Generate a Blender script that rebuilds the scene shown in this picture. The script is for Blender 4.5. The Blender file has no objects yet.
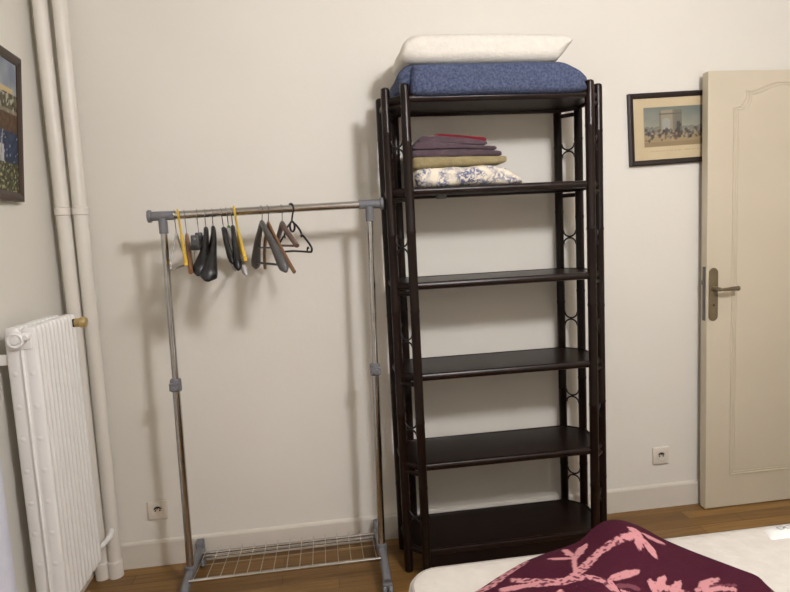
import bpy, math, random
from math import sin, cos, pi, sqrt, atan2, exp, radians
from mathutils import Vector, Matrix, noise as mnoise
random.seed(7)
SC = bpy.context.scene
COL = SC.collection

# ------------------------------------------------------------------ helpers
def lin(c):
    return tuple(((v/255)/12.92 if v/255 <= .04045 else ((v/255+.055)/1.055)**2.4) for v in c)
def L4(c): return lin(c)+(1.0,)

def nd(nt, typ, **kw):
    n = nt.nodes.new(typ)
    for k, v in kw.items():
        if k in n.inputs: n.inputs[k].default_value = v
        else: setattr(n, k, v)
    return n

def mat(name, c, rough=.5, metal=0., c2=None, nscale=8., stretch=(1,1,1), bump=0., bscale=40., spec=.5, sheen=0., coat=0., amt=1.0):
    """Procedural principled material: two-tone noise mix plus optional noise bump (object coordinates)."""
    m = bpy.data.materials.new(name); m.use_nodes = True
    nt = m.node_tree; b = nt.nodes['Principled BSDF']
    b.inputs['Roughness'].default_value = rough; b.inputs['Metallic'].default_value = metal
    b.inputs['Specular IOR Level'].default_value = spec
    if sheen: b.inputs['Sheen Weight'].default_value = sheen; b.inputs['Sheen Roughness'].default_value = .5
    if coat: b.inputs['Coat Weight'].default_value = coat; b.inputs['Coat Roughness'].default_value = .2
    tc = nd(nt, 'ShaderNodeTexCoord'); mp = nd(nt, 'ShaderNodeMapping'); mp.inputs['Scale'].default_value = stretch
    nt.links.new(tc.outputs['Object'], mp.inputs['Vector'])
    if c2 is None: c2 = tuple(v*.93 for v in c)
    no = nd(nt, 'ShaderNodeTexNoise', Scale=nscale, Detail=4.)
    nt.links.new(mp.outputs[0], no.inputs['Vector'])
    cr = nd(nt, 'ShaderNodeValToRGB')
    cr.color_ramp.elements[0].position = .5-.22*amt; cr.color_ramp.elements[1].position = .5+.22*amt
    cr.color_ramp.elements[0].color = L4(c2); cr.color_ramp.elements[1].color = L4(c)
    nt.links.new(no.outputs['Fac'], cr.inputs[0]); nt.links.new(cr.outputs[0], b.inputs['Base Color'])
    if bump:
        n2 = nd(nt, 'ShaderNodeTexNoise', Scale=bscale, Detail=3.)
        nt.links.new(mp.outputs[0], n2.inputs['Vector'])
        bp = nd(nt, 'ShaderNodeBump', Strength=bump, Distance=.01)
        nt.links.new(n2.outputs['Fac'], bp.inputs['Height']); nt.links.new(bp.outputs[0], b.inputs['Normal'])
    return m

def mat_attr(name, rough=.8, sheen=0., bump=0., bscale=300., spec=.3, mottled=0.):
    m = bpy.data.materials.new(name); m.use_nodes = True
    nt = m.node_tree; b = nt.nodes['Principled BSDF']
    b.inputs['Roughness'].default_value = rough; b.inputs['Specular IOR Level'].default_value = spec
    if sheen: b.inputs['Sheen Weight'].default_value = sheen
    a = nd(nt, 'ShaderNodeVertexColor'); a.layer_name = 'pattern'
    nt.links.new(a.outputs['Color'], b.inputs['Base Color'])
    if bump:
        tc = nd(nt, 'ShaderNodeTexCoord'); n2 = nd(nt, 'ShaderNodeTexNoise', Scale=bscale, Detail=2.)
        nt.links.new(tc.outputs['Object'], n2.inputs['Vector'])
        bp = nd(nt, 'ShaderNodeBump', Strength=bump, Distance=.004)
        nt.links.new(n2.outputs['Fac'], bp.inputs['Height']); nt.links.new(bp.outputs[0], b.inputs['Normal'])
    return m

class MB:
    def __init__(s): s.v=[]; s.f=[]
    def add(s, vs, fs):
        o=len(s.v); s.v += [tuple(x) for x in vs]; s.f += [tuple(i+o for i in f) for f in fs]; return s
    def box(s, x0,x1,y0,y1,z0,z1):
        vs=[(x,y,z) for z in (z0,z1) for y in (y0,y1) for x in (x0,x1)]
        return s.add(vs, [(0,2,3,1),(4,5,7,6),(0,1,5,4),(2,6,7,3),(0,4,6,2),(1,3,7,5)])
    def rbox(s, x0,x1,y0,y1,z0,z1, r, n=3):
        """box with all edges rounded"""
        cx,cy,cz=(x0+x1)/2,(y0+y1)/2,(z0+z1)/2
        hx,hy,hz=(x1-x0)/2-r,(y1-y0)/2-r,(z1-z0)/2-r
        N=4*(n+1); lat=[]
        ang=[]
        for q in range(4):
            for k in range(n+1): ang.append((q, (q*90+90*k/n)*pi/180))
        sx=[1,-1,-1,1]; sy=[1,1,-1,-1]
        rows=[]
        for h in (-1,1):
            for k in range(n+1):
                t=(-90+90*k/n if h<0 else 90*k/n)*pi/180
                rows.append((h*hz+r*sin(t), r*cos(t)))
        vs=[]
        for (z,rr) in rows:
            for (q,a) in ang: vs.append((cx+sx[q]*hx+rr*cos(a), cy+sy[q]*hy+rr*sin(a), cz+z))
        fs=[]
        for i in range(len(rows)-1):
            for j in range(N):
                fs.append((i*N+j, i*N+(j+1)%N, (i+1)*N+(j+1)%N, (i+1)*N+j))
        fs.append(tuple(range(N-1,-1,-1))); fs.append(tuple((len(rows)-1)*N+j for j in range(N)))
        return s.add(vs,fs)
    def sweep(s, pts, rad, seg=10, closed=False, nref=None, cap=True):
        """sweep an ellipse along pts; rad = r, list of r, or list of (a along nref, b across)"""
        P=[Vector(p) for p in pts]; n=len(P)
        if not isinstance(rad,(list,)): rad=[rad]*n
        T=[]
        for i in range(n):
            a=P[(i-1)%n] if (closed or i>0) else P[i]; b=P[(i+1)%n] if (closed or i<n-1) else P[i]
            T.append((b-a).normalized())
        u=Vector(nref) if nref else (Vector((0,0,1)) if abs(T[0].z)<.9 else Vector((1,0,0)))
        vs=[]
        for i in range(n):
            if nref: u=Vector(nref)
            u=(u-T[i]*u.dot(T[i])).normalized(); w=T[i].cross(u)
            ra,rb=rad[i] if isinstance(rad[i],tuple) else (rad[i],rad[i])
            for k in range(seg):
                t=2*pi*k/seg; vs.append(P[i]+u*(ra*cos(t))+w*(rb*sin(t)))
        fs=[]
        for i in range(n if closed else n-1):
            j=(i+1)%n
            for k in range(seg): fs.append((i*seg+k, i*seg+(k+1)%seg, j*seg+(k+1)%seg, j*seg+k))
        if cap and not closed:
            fs.append(tuple(range(seg-1,-1,-1))); fs.append(tuple((n-1)*seg+k for k in range(seg)))
        return s.add(vs,fs)
    def lathe(s, prof, base=(0,0,0), axis='z', seg=24):
        """prof: list of (r, h); revolved around axis through base"""
        bx,by,bz=base; vs=[]
        for (r,h) in prof:
            for k in range(seg):
                t=2*pi*k/seg; a,b=r*cos(t),r*sin(t)
                if axis=='z': vs.append((bx+a,by+b,bz+h))
                elif axis=='y': vs.append((bx+b,by+h,bz+a))
                else: vs.append((bx+h,by+a,bz+b))
        n=len(prof); fs=[]
        for i in range(n-1):
            for k in range(seg): fs.append((i*seg+k,i*seg+(k+1)%seg,(i+1)*seg+(k+1)%seg,(i+1)*seg+k))
        fs.append(tuple(range(seg-1,-1,-1))); fs.append(tuple((n-1)*seg+k for k in range(seg)))
        return s.add(vs,fs)
    def prism(s, poly, plane, d0, d1):
        """poly 2D extruded; plane 'xz' (along y), 'xy' (along z), 'yz' (along x)"""
        n=len(poly)
        def P(a,b,d): return {'xz':(a,d,b),'xy':(a,b,d),'yz':(d,a,b)}[plane]
        vs=[P(a,b,d0) for a,b in poly]+[P(a,b,d1) for a,b in poly]
        fs=[tuple(range(n-1,-1,-1)), tuple(range(n,2*n))]+[(i,(i+1)%n,n+(i+1)%n,n+i) for i in range(n)]
        return s.add(vs,fs)
    def loft(s, prof, y0, y1, rnd, n=10, disp=0., dscale=6., seed=0., dense=2):
        """closed xz profile extruded along y with pillow-rounded ends"""
        m=len(prof); pr=[]
        for i in range(m):               # smooth the profile (Catmull-Rom)
            p0,p1,p2,p3=[Vector(prof[(i+k-1)%m]) for k in range(4)]
            for k in range(dense):
                t=k/dense
                pr.append(.5*((2*p1)+(p2-p0)*t+(2*p0-5*p1+4*p2-p3)*t*t+(3*p1-p0-3*p2+p3)*t**3))
        cxx=sum(p.x for p in pr)/len(pr); czz=sum(p.y for p in pr)/len(pr)
        hx=max(abs(p.x-cxx) for p in pr); hz=max(abs(p.y-czz) for p in pr)
        rows=[]
        for k in range(n+1):
            t=pi/2*k/n; rows.append((y0+rnd*(1-sin(t)), cos(t)))
        rows=rows[::-1] if False else rows
        seq=[(y0+rnd*(1-cos(pi/2*k/n)), 1-sin(pi/2*k/n)) for k in range(n+1)]
        seq+=[(y0+rnd+(y1-y0-2*rnd)*k/8,0.) for k in range(1,8)]
        seq+=[(y1-rnd*(1-cos(pi/2*k/n)), 1-sin(pi/2*k/n)) for k in range(n,-1,-1)]
        vs=[];M=len(pr)
        for (y,sh) in seq:
            fx=1-sh*min(1,rnd/hx*.9); fz=1-sh*min(.97,rnd/hz*.9)
            for p in pr:
                x=cxx+(p.x-cxx)*fx; z=czz+(p.y-czz)*fz
                if disp:
                    d=mnoise.noise(Vector((x*dscale+seed,y*dscale,z*dscale*1.5)))*disp
                    x+=d*(.6 if p.x>cxx else -.6); z+=d*(1 if p.y>czz else .15); yy=y+d
                else: yy=y
                vs.append((x,yy,z))
        fs=[]
        for i in range(len(seq)-1):
            for k in range(M): fs.append((i*M+k,i*M+(k+1)%M,(i+1)*M+(k+1)%M,(i+1)*M+k))
        fs.append(tuple(range(M-1,-1,-1))); fs.append(tuple((len(seq)-1)*M+k for k in range(M)))
        return s.add(vs,fs)
    def build(s, name, m, parent=None, smooth=35, bevel=0., local=False, sub=0):
        me=bpy.data.meshes.new(name)
        base=Vector((0,0,0))
        if parent is not None and not local:
            q=parent
            while q is not None: base+=q.location; q=q.parent
        me.from_pydata([tuple(Vector(v)-base) for v in s.v],[],s.f); me.update()
        import bmesh
        bm=bmesh.new(); bm.from_mesh(me); bmesh.ops.recalc_face_normals(bm,faces=bm.faces); bm.to_mesh(me); bm.free()
        if smooth:
            me.polygons.foreach_set('use_smooth',[True]*len(me.polygons)); me.set_sharp_from_angle(angle=radians(smooth))
        o=bpy.data.objects.new(name,me); COL.objects.link(o)
        me.materials.append(m)
        if parent is not None: o.parent=parent
        if bevel:
            b=o.modifiers.new('Bevel','BEVEL'); b.width=bevel; b.segments=2; b.limit_method='ANGLE'
        if sub:
            b=o.modifiers.new('Sub','SUBSURF'); b.levels=sub; b.render_levels=sub
        return o

def tag(o, label=None, cat=None, group=None, kind=None):
    if label: o['label']=label
    if cat: o['category']=cat
    if group: o['group']=group
    if kind: o['kind']=kind
    return o
def thing(name, label, cat, loc, group=None, rotz=0., kind=None):
    o=bpy.data.objects.new(name,None); COL.objects.link(o); o.location=loc; o.rotation_euler=(0,0,rotz)
    o.empty_display_size=.05
    return tag(o,label,cat,group,kind)
def curve(pts, n=8, closed=False):
    """Catmull-Rom through points"""
    P=[Vector(p) for p in pts]; m=len(P); out=[]
    for i in range(m if closed else m-1):
        if closed: p0,p1,p2,p3=[P[(i+k-1)%m] for k in range(4)]
        else: p0,p1,p2,p3=P[max(i-1,0)],P[i],P[i+1],P[min(i+2,m-1)]
        for k in range(n):
            t=k/n; out.append(.5*((2*p1)+(p2-p0)*t+(2*p0-5*p1+4*p2-p3)*t*t+(3*p1-p0-3*p2+p3)*t**3))
    if not closed: out.append(P[-1])
    return out
def color_grid(o_mesh, fn):
    a=o_mesh.color_attributes.new('pattern','FLOAT_COLOR','POINT')
    for i,v in enumerate(o_mesh.vertices): a.data[i].color=L4(fn(v.co))
def mix(a,b,t): t=max(0.,min(1.,t)); return tuple(x+(y-x)*t for x,y in zip(a,b))
def sstep(a,b,x): t=max(0.,min(1.,(x-a)/(b-a))); return t*t*(3-2*t)

# ------------------------------------------------------------------ materials
M={}
M['wall']=mat('wall_paint',(226,222,211),.75,c2=(222,217,206),nscale=1.6,bump=.05,bscale=60,spec=.3)
M['white_wood']=mat('white_trim_paint',(216,209,196),.5,c2=(210,203,190),nscale=5,spec=.4)
M['ceiling']=mat('ceiling_paint',(225,222,214),.9,nscale=2)
M['far_wall']=mat('far_wall_paint',(186,179,168),.9,nscale=2)
M['pipe']=mat('pipe_paint',(226,221,210),.38,c2=(221,215,204),nscale=6,bump=.05,bscale=90)
M['radiator']=mat('radiator_enamel',(238,236,231),.34,c2=(233,230,224),nscale=9,bump=.03,bscale=120)
M['door']=mat('door_paint',(206,195,173),.5,c2=(201,190,167),nscale=2.5,bump=.04,bscale=70,spec=.4)
M['dark_wood']=mat('dark_rattan',(36,20,13),.30,c2=(17,9,6),nscale=14,stretch=(1,1,.12),bump=.08,bscale=60,spec=.24)
M['dark_board']=mat('dark_stained_board',(28,16,11),.34,c2=(17,9,7),nscale=9,stretch=(.15,1,1),bump=.03,bscale=80,spec=.18)
M['iron']=mat('dark_iron',(20,16,15),.5,nscale=20)
M['chrome']=mat('chrome',(196,194,190),.16,1.,c2=(180,178,175),nscale=30)
M['steel_wire']=mat('steel_wire',(190,184,172),.28,1.,nscale=30)
M['grey_plastic']=mat('grey_plastic',(112,112,114),.5,c2=(104,104,107),nscale=12,bump=.03,bscale=200)
M['dark_grey_plastic']=mat('dark_grey_plastic',(66,66,67),.5,nscale=12)
M['black_plastic']=mat('black_plastic',(24,23,23),.42,c2=(18,17,17),nscale=12)
M['yellow_plastic']=mat('yellow_plastic',(222,186,70),.4,c2=(212,174,60),nscale=15)
M['grey_hanger']=mat('charcoal_hanger',(88,86,84),.38,c2=(78,76,74),nscale=12)
M['clear_plastic']=mat('frosted_plastic',(176,174,170),.22,c2=(166,164,160),nscale=12)
M['oak']=mat('light_hanger_wood',(142,104,72),.42,c2=(120,86,58),nscale=12,stretch=(.15,1,1))
M['walnut']=mat('brown_hanger_wood',(106,82,70),.45,c2=(90,68,58),nscale=12,stretch=(.15,1,1))
M['green']=mat('green_disc',(70,120,40),.5,nscale=20)
M['brass']=mat('brass',(206,180,126),.35,.4,c2=(186,160,106),nscale=25)
M['old_brass']=mat('aged_brass',(128,114,88),.4,.35,c2=(106,93,70),nscale=18)
M['lock_steel']=mat('lock_steel',(104,100,98),.45,.4,nscale=25)
M['black_hole']=mat('dark_recess',(16,13,12),.8,nscale=20)
M['socket']=mat('socket_plastic',(222,214,200),.35,c2=(217,208,194),nscale=12)
M['frame_dark']=mat('dark_frame',(40,28,24),.4,c2=(30,20,18),nscale=20)
M['frame_brown']=mat('brown_frame',(66,48,36),.4,c2=(48,34,26),nscale=16,stretch=(1,1,.2))
M['blue']=mat('blue_fleece',(92,100,123),.95,c2=(60,68,93),nscale=110,bump=.5,bscale=190,spec=.1,amt=.8)
M['pillow']=mat('pillow_cotton',(224,219,208),.9,c2=(216,210,198),nscale=60,bump=.25,bscale=150,spec=.15)
M['olive']=mat('olive_towel',(160,147,110),.95,c2=(142,129,94),nscale=60,bump=.5,bscale=220,spec=.1)
M['mauve']=mat('mauve_cloth',(90,75,81),.95,c2=(76,62,68),nscale=40,bump=.4,bscale=220,spec=.1,sheen=.2)
M['red']=mat('red_cloth',(118,30,42),.95,c2=(100,24,34),nscale=40,bump=.3,bscale=200,spec=.1)
M['mattress']=mat('mattress_ticking',(212,206,196),.85,c2=(204,197,186),nscale=26,bump=.35,bscale=34,spec=.2)
M['piping']=mat('mattress_piping',(172,165,155),.8,nscale=40)
M['bed_wood']=mat('bed_base_fabric',(90,84,78),.9,nscale=20)
M['label']=mat('label_white',(240,238,232),.7,nscale=30)
M['label_thread']=mat('label_thread',(160,158,158),.7,nscale=30)
M['curtain']=mat('pale_curtain',(224,226,238),.9,c2=(218,220,233),nscale=30,bump=.1,bscale=150,spec=.1)

def floor_mat():
    m=bpy.data.materials.new('oak_strip_floor'); m.use_nodes=True; nt=m.node_tree; b=nt.nodes['Principled BSDF']
    tc=nd(nt,'ShaderNodeTexCoord')
    br=nd(nt,'ShaderNodeTexBrick',Scale=1.); br.offset=.37; br.offset_frequency=2
    br.inputs['Brick Width'].default_value=.62; br.inputs['Row Height'].default_value=.068
    br.inputs['Mortar Size'].default_value=.0012; br.inputs['Mortar Smooth'].default_value=.3; br.inputs['Bias'].default_value=0
    br.inputs['Color1'].default_value=L4((152,117,66)); br.inputs['Color2'].default_value=L4((122,90,48)); br.inputs['Mortar'].default_value=L4((68,46,26))
    nt.links.new(tc.outputs['Object'],br.inputs['Vector'])
    mp=nd(nt,'ShaderNodeMapping'); mp.inputs['Scale'].default_value=(1.2,22,1); nt.links.new(tc.outputs['Object'],mp.inputs['Vector'])
    no=nd(nt,'ShaderNodeTexNoise',Scale=3.,Detail=6.,Roughness=.6); nt.links.new(mp.outputs[0],no.inputs['Vector'])
    cr=nd(nt,'ShaderNodeValToRGB'); cr.color_ramp.elements[0].position=.3; cr.color_ramp.elements[1].position=.72
    cr.color_ramp.elements[0].color=(.62,.58,.52,1); cr.color_ramp.elements[1].color=(1.08,1.05,1.0,1)
    nt.links.new(no.outputs['Fac'],cr.inputs[0])
    mx=nd(nt,'ShaderNodeMix',data_type='RGBA',blend_type='MULTIPLY'); mx.inputs['Factor'].default_value=1.
    nt.links.new(br.outputs['Color'],mx.inputs[6]); nt.links.new(cr.outputs[0],mx.inputs[7]); nt.links.new(mx.outputs[2],b.inputs['Base Color'])
    b.inputs['Roughness'].default_value=.38; b.inputs['Specular IOR Level'].default_value=.4
    bp=nd(nt,'ShaderNodeBump',Strength=.2,Distance=.002); bp.invert=True; nt.links.new(br.outputs['Fac'],bp.inputs['Height']); nt.links.new(bp.outputs[0],b.inputs['Normal'])
    return m
M['floor']=floor_mat()

def toile_mat():
    m=bpy.data.materials.new('toile_print_cotton'); m.use_nodes=True; nt=m.node_tree; b=nt.nodes['Principled BSDF']
    b.inputs['Roughness'].default_value=.9; b.inputs['Specular IOR Level'].default_value=.15
    tc=nd(nt,'ShaderNodeTexCoord')
    big=nd(nt,'ShaderNodeTexNoise',Scale=13.,Detail=1.); fine=nd(nt,'ShaderNodeTexNoise',Scale=75.,Detail=3.,Distortion=.8)
    mp=nd(nt,'ShaderNodeMapping'); mp.inputs['Location'].default_value=(2.86,1.7,.45); nt.links.new(tc.outputs['Object'],mp.inputs['Vector'])
    nt.links.new(mp.outputs[0],big.inputs['Vector']); nt.links.new(mp.outputs[0],fine.inputs['Vector'])
    r1=nd(nt,'ShaderNodeValToRGB'); r1.color_ramp.elements[0].position=.42; r1.color_ramp.elements[1].position=.52
    r2=nd(nt,'ShaderNodeValToRGB'); r2.color_ramp.elements[0].position=.42; r2.color_ramp.elements[1].position=.55
    nt.links.new(big.outputs['Fac'],r1.inputs[0]); nt.links.new(fine.outputs['Fac'],r2.inputs[0])
    mu=nd(nt,'ShaderNodeMath',operation='MULTIPLY'); nt.links.new(r1.outputs[0],mu.inputs[0]); nt.links.new(r2.outputs[0],mu.inputs[1])
    mx=nd(nt,'ShaderNodeMix',data_type='RGBA'); mx.inputs[6].default_value=L4((226,216,196)); mx.inputs[7].default_value=L4((106,111,140))
    nt.links.new(mu.outputs[0],mx.inputs[0]); nt.links.new(mx.outputs[2],b.inputs['Base Color'])
    return m
M['toile']=toile_mat()

# ------------------------------------------------------------------ setting
WL,WR,WF,CH=-1.045,2.50,-4.3,2.80
def struct(o,label,cat): return tag(o,label,cat,kind='structure')
struct(MB().box(WL-.1,WR+.1,WF-.1,.1,-.1,0).build('floor',M['floor'],smooth=0),'oak strip parquet floor','floor')
struct(MB().box(WL-.1,WR+.1,WF-.1,.1,CH,CH+.1).build('ceiling',M['ceiling'],smooth=0),'white ceiling of the room','ceiling')
struct(MB().box(WL-.1,WR+.1,0,.1,0,CH).build('wall_back',M['wall'],smooth=0),'cream white back wall behind shelf and rack','wall')
struct(MB().box(WL-.1,WL,WF,0,0,CH).build('wall_left',M['wall'],smooth=0),'cream white left wall behind the radiator','wall')
struct(MB().box(WR,WR+.1,WF,0,0,CH).build('wall_right',M['far_wall'],smooth=0),'right wall of the room','wall')
struct(MB().box(WL,WR,WF-.1,WF,0,CH).build('wall_front',M['far_wall'],smooth=0),'wall behind the camera','wall')
bbp=[(0,0),(-.012,0),(-.012,.104),(-.009,.112),(-.003,.116),(0,.116)]
struct(MB().prism(bbp,'yz',WL+.012,WR).build('baseboard_back',M['white_wood'],smooth=0),'painted baseboard along the back wall','baseboard')
struct(MB().prism([(WL-y,z) for y,z in bbp],'xz',WF,-.012).build('baseboard_left',M['white_wood'],smooth=0),'painted baseboard along the left wall','baseboard')

# ------------------------------------------------------------------ door leaf standing open against the back wall
DX0,DX1,DY0,DY1,DZ0,DZ1=1.752,2.478,-.078,-.036,.004,2.026
door=tag(MB().box(DX0,DX1,DY0,DY1,DZ0,DZ1).build('door_1',M['door'],smooth=30,bevel=.003),'cream painted panel door standing open against the back wall','door',kind='structure')
cxd=(DX0+DX1)/2
def door_outline(off):
    l=1.878+off; pts=[(l,.163+off),(l,1.864-off*.6)]
    c=[(l+.030,1.869-off),(l+.050,1.888-off),(l+.061,1.914-off),(l+.058+off*.3,1.938-off)]
    d=[(l+.080,1.934-off),(l+.115,1.942-off),(l+.160,1.960-off),(l+.203,1.973-off)]
    half=pts+c+d
    return half+[(2*cxd-x,z) for x,z in reversed(half)]
mo=MB()
for off,r in ((0.,.0045),(.012,.003)):
    pts=door_outline(off); P=[(x,DY0-.0005,z) for x,z in pts]
    dens=[]
    for i in range(len(P)):
        a,b=Vector(P[i]),Vector(P[(i+1)%len(P)])
        k=max(1,int((b-a).length/.08)); dens+=[a.lerp(b,j/k) for j in range(k)]
    mo.sweep(dens,r,8,closed=True,nref=(0,1,0))
mo.build('panel_moulding',M['door'],door)
# raised bolection: a shallow field panel
pl=[(x,z) for x,z in door_outline(.020)]
MB().prism(pl,'xz',DY0-.0025,DY0+.002).build('panel_field',M['door'],door,smooth=0)
hx,hz=1.7825,1.034
def stadium(w,h,n=10):
    r=w/2; p=[(r*cos(pi*k/n),h/2-r+r*sin(pi*k/n)) for k in range(n+1)]
    return p+[(-x,-z) for x,z in p]
plate=MB().prism([(hx+x,hz+z) for x,z in stadium(.046,.246)],'xz',DY0-.006,DY0).build('handle_plate',M['old_brass'],door,bevel=.003)
tag(plate,'tall aged brass handle plate')
MB().lathe([(.0,-.0),(.013,0),(.013,-.012),(.010,-.016),(.009,-.045),(.0,-.046)],(hx,DY0-.006,1.061),'y',16).build('handle_rose',M['old_brass'],plate)
lev=curve([(hx-.004,DY0-.050,1.061),(hx+.02,DY0-.052,1.060),(hx+.055,DY0-.053,1.061),(hx+.068,DY0-.052,1.0612),(hx+.084,DY0-.050,1.061),(hx+.093,DY0-.049,1.061)],6)
nl=len(lev); rl=[.006+.004*abs(sin(pi*i/nl*1.15-.35))+(.004 if i>nl*.72 else 0)*sin(pi*(i/nl-.72)/.28*.8) for i in range(nl)]
rl[0]=.006; rl[-1]=.003
MB().sweep(lev,rl,12).build('lever',M['old_brass'],plate)
MB().lathe([(0,-.0005),(.0042,-.0005),(.0042,.002),(0,.002)],(hx,DY0-.007,.985),'y',12).build('keyhole',M['black_hole'],plate)
MB().box(DX0-.0015,DX0+.001,DY0+.009,DY0+.029,.912,1.162).build('lock_face',M['lock_steel'],door,smooth=0)
MB().box(DX0-.010,DX0+.001,DY0+.012,DY0+.026,1.078,1.098).build('latch_bolt',M['lock_steel'],door,smooth=0,bevel=.002)
MB().lathe([(0,0),(.008,0),(.008,.09),(0,.09)],(DX1+.006,DY0-.004,.25),'z',12).lathe([(0,0),(.008,0),(.008,.09),(0,.09)],(DX1+.006,DY0-.004,1.72),'z',12).build('hinge',M['old_brass'],door)

# ------------------------------------------------------------------ wall sockets
def socket(cx,cz,label):
    t=thing('wall_socket',label,'power socket',(cx,0,cz-.0415),'wall power sockets')
    MB().rbox(cx-.0415,cx+.0415,-.011,0,cz-.0415,cz+.0415,.004).build('cover_plate',M['socket'],t)
    pts=[(cx+.021*cos(a),-.0115,cz+.021*sin(a)) for a in [2*pi*k/28 for k in range(28)]]
    MB().sweep(pts,.0022,8,closed=True,nref=(0,1,0)).build('socket_ring',M['socket'],t)
    w=MB().lathe([(0,-.0118),(.0185,-.0118),(.0185,-.010),(0,-.010)],(cx,0,cz),'y',28).build('socket_well',M['socket'],t)
    # crescent painted as the well's upper shade, two contact holes and the earth pin
    for s in (-1,1):
        MB().lathe([(0,-.0128),(.0034,-.0128),(.0034,-.0112),(0,-.0112)],(cx+s*.0095,0,cz-.001),'y',12).build('contact_hole',M['black_hole'],w)
    MB().prism([(cx+.017*cos(a),cz+.017*sin(a)) for a in [radians(20+140*k/14) for k in range(15)]]+[(cx+.0105*cos(a),cz+.0105*sin(a)) for a in [radians(160-140*k/14) for k in range(15)]],'xz',-.0126,-.0112).build('well_shade',M['black_hole'],w,smooth=0)
    MB().lathe([(0,-.022),(.0018,-.0215),(.0024,-.019),(.0024,-.0112),(0,-.0112)],(cx,0,cz+.0085),'y',12).build('earth_pin',M['lock_steel'],w)
    return t
socket(-.756,.2515,'white wall socket beside the heating pipes, behind the clothes rack')
socket(1.5695,.2605,'white wall socket between the dark shelf unit and the door')

# ------------------------------------------------------------------ heating pipes
def hpipe(x0,x1,label):
    t=thing('heating_pipe',label,'heating pipe',(x1,-.052,0),'vertical heating pipes in the corner')
    MB().sweep([(x1+(x0-x1)*k/6,-.052,CH*k/6) for k in range(7)],.0265,24).build('pipe',M['pipe'],t)
    xc=x1+(x0-x1)*1.54/CH
    MB().lathe([(.0265,-.016),(.031,-.013),(.0315,0),(.031,.013),(.0265,.016)],(xc,-.052,1.538),'z',24).build('collar',M['pipe'],t)
    MB().lathe([(.0265,0),(.0305,0),(.0305,.062),(.030,.068),(.0265,.074)],(x1,-.052,0),'z',24).build('floor_sleeve',M['pipe'],t)
hpipe(-.989,-.988,'white vertical heating pipe nearest the left wall, behind the radiator')
hpipe(-.9135,-.9365,'white vertical heating pipe nearer the clothes rack, right one of the pair')

# ------------------------------------------------------------------ radiator
RX0,RX1,RY0,RY1,RZ0,RZ1=-.998,-.900,-.590,-.262,.185,1.155
rad=thing('radiator','tall white column radiator on the left wall beside the pipes','radiator',((RX0+RX1)/2,(RY0+RY1)/2,RZ0))
NS=11; pitch=(RY1-RY0)/NS
def section(yc,first):
    m=MB(); w=pitch*.72/2; xm=(RX0+RX1)/2
    # two columns, elliptical front edges
    for xc in (RX0+.0235,RX1-.0235):
        pts=[(xc,yc,RZ0+.010+ (RZ1-RZ0-.020)*k/4) for k in range(5)]
        vs=[];fs=[]
        prof=[]
        for k in range(16):
            a=2*pi*k/16; cxp=abs(cos(a))**.55*(1 if cos(a)>=0 else -1); cyp=abs(sin(a))**.8*(1 if sin(a)>=0 else -1)
            prof.append((xc+.0232*cxp, yc+w*.92*cyp))
        zz=[RZ0+.002,RZ0+.008,RZ0+.02,RZ1-.02,RZ1-.008,RZ1-.002]; sc=[.75,.93,1,1,.93,.75]
        for z,s_ in zip(zz,sc):
            for (x,y) in prof: vs.append((xc+(x-xc)*s_,yc+(y-yc)*s_,z))
        for i in range(5):
            for k in range(16): fs.append((i*16+k,i*16+(k+1)%16,(i+1)*16+(k+1)%16,(i+1)*16+k))
        fs.append(tuple(range(15,-1,-1))); fs.append(tuple(80+k for k in range(16)))
        m.add(vs,fs)
    m.rbox(RX0+.008,RX1-.010,yc-w*.35,yc+w*.35,RZ0+.006,RZ1-.006,.004)
    # headers top and bottom
    for zc in (RZ0+.045,RZ1-.045):
        m.rbox(RX0+.012,RX1-.014,yc-pitch/2,yc+pitch/2,zc-.026,zc+.026,.004)
    return m
for k in range(NS):
    sm=section(RY0+pitch*(k+.5),k==0)
    if k==0:
        yf=RY0+pitch*.5-pitch*.72/2*.92
        sm.rbox(RX0+.012,RX1-.014,yf+.001,yf+.012,RZ0+.02,RZ1-.03,.002)
        sm.sweep([((RX0+RX1)/2+.001,yf+.003,RZ0+.05),((RX0+RX1)/2+.001,yf-.002,RZ0+.08),((RX0+RX1)/2+.001,yf-.002,RZ1-.09),((RX0+RX1)/2+.001,yf+.003,RZ1-.06)],.0042,8)
        for xc in (RX0+.022,RX1-.024):
            for i in range(8):
                z=RZ1-.150-i*.107
                # dimples pressed in the end face: shallow pillowed bosses
                sm.lathe([(0,-.0022),(.003,-.002),(.007,-.0012),(.010,0),(.010,.004),(0,.004)],(xc,yf+.0005,z),'y',12)
    sm.build('radiator_section',M['radiator'],rad)
yf=RY0-.004
pg=MB().lathe([(0,-.013),(.011,-.013),(.0125,-.010),(.0135,-.006),(.017,-.006),(.018,-.011),(.022,-.012),(.0255,-.009),(.0262,-.002),(.0255,.012),(0,.012)],(-.957,yf,RZ1-.040),'y',28).build('end_plug',M['radiator'],rad)
MB().lathe([(0,-.012),(.007,-.012),(.010,-.008),(.010,.01),(0,.01)],(-.924,yf,RZ1-.032),'y',16).build('air_vent',M['radiator'],rad)
MB().box(WL,RX0+.012,-.572,-.556,1.034,1.068).build('wall_bracket',M['radiator'],rad,smooth=0,bevel=.003)
MB().box(WL,RX0+.012,-.400,-.384,.30,.334).build('wall_bracket',M['radiator'],rad,smooth=0,bevel=.003)
vb=MB().lathe([(0,0),(.014,0),(.0165,.003),(.0165,.018),(.0200,.021),(.0200,.036),(.018,.040),(0,.040)],(-.903,-.276,1.121),'x',18).build('valve',M['brass'],rad)
MB().lathe([(0,-.006),(.0170,-.006),(.0170,.002),(0,.002)],(-.903,-.276,1.121),'x',18).build('valve_nut',M['black_hole'],vb)
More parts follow.
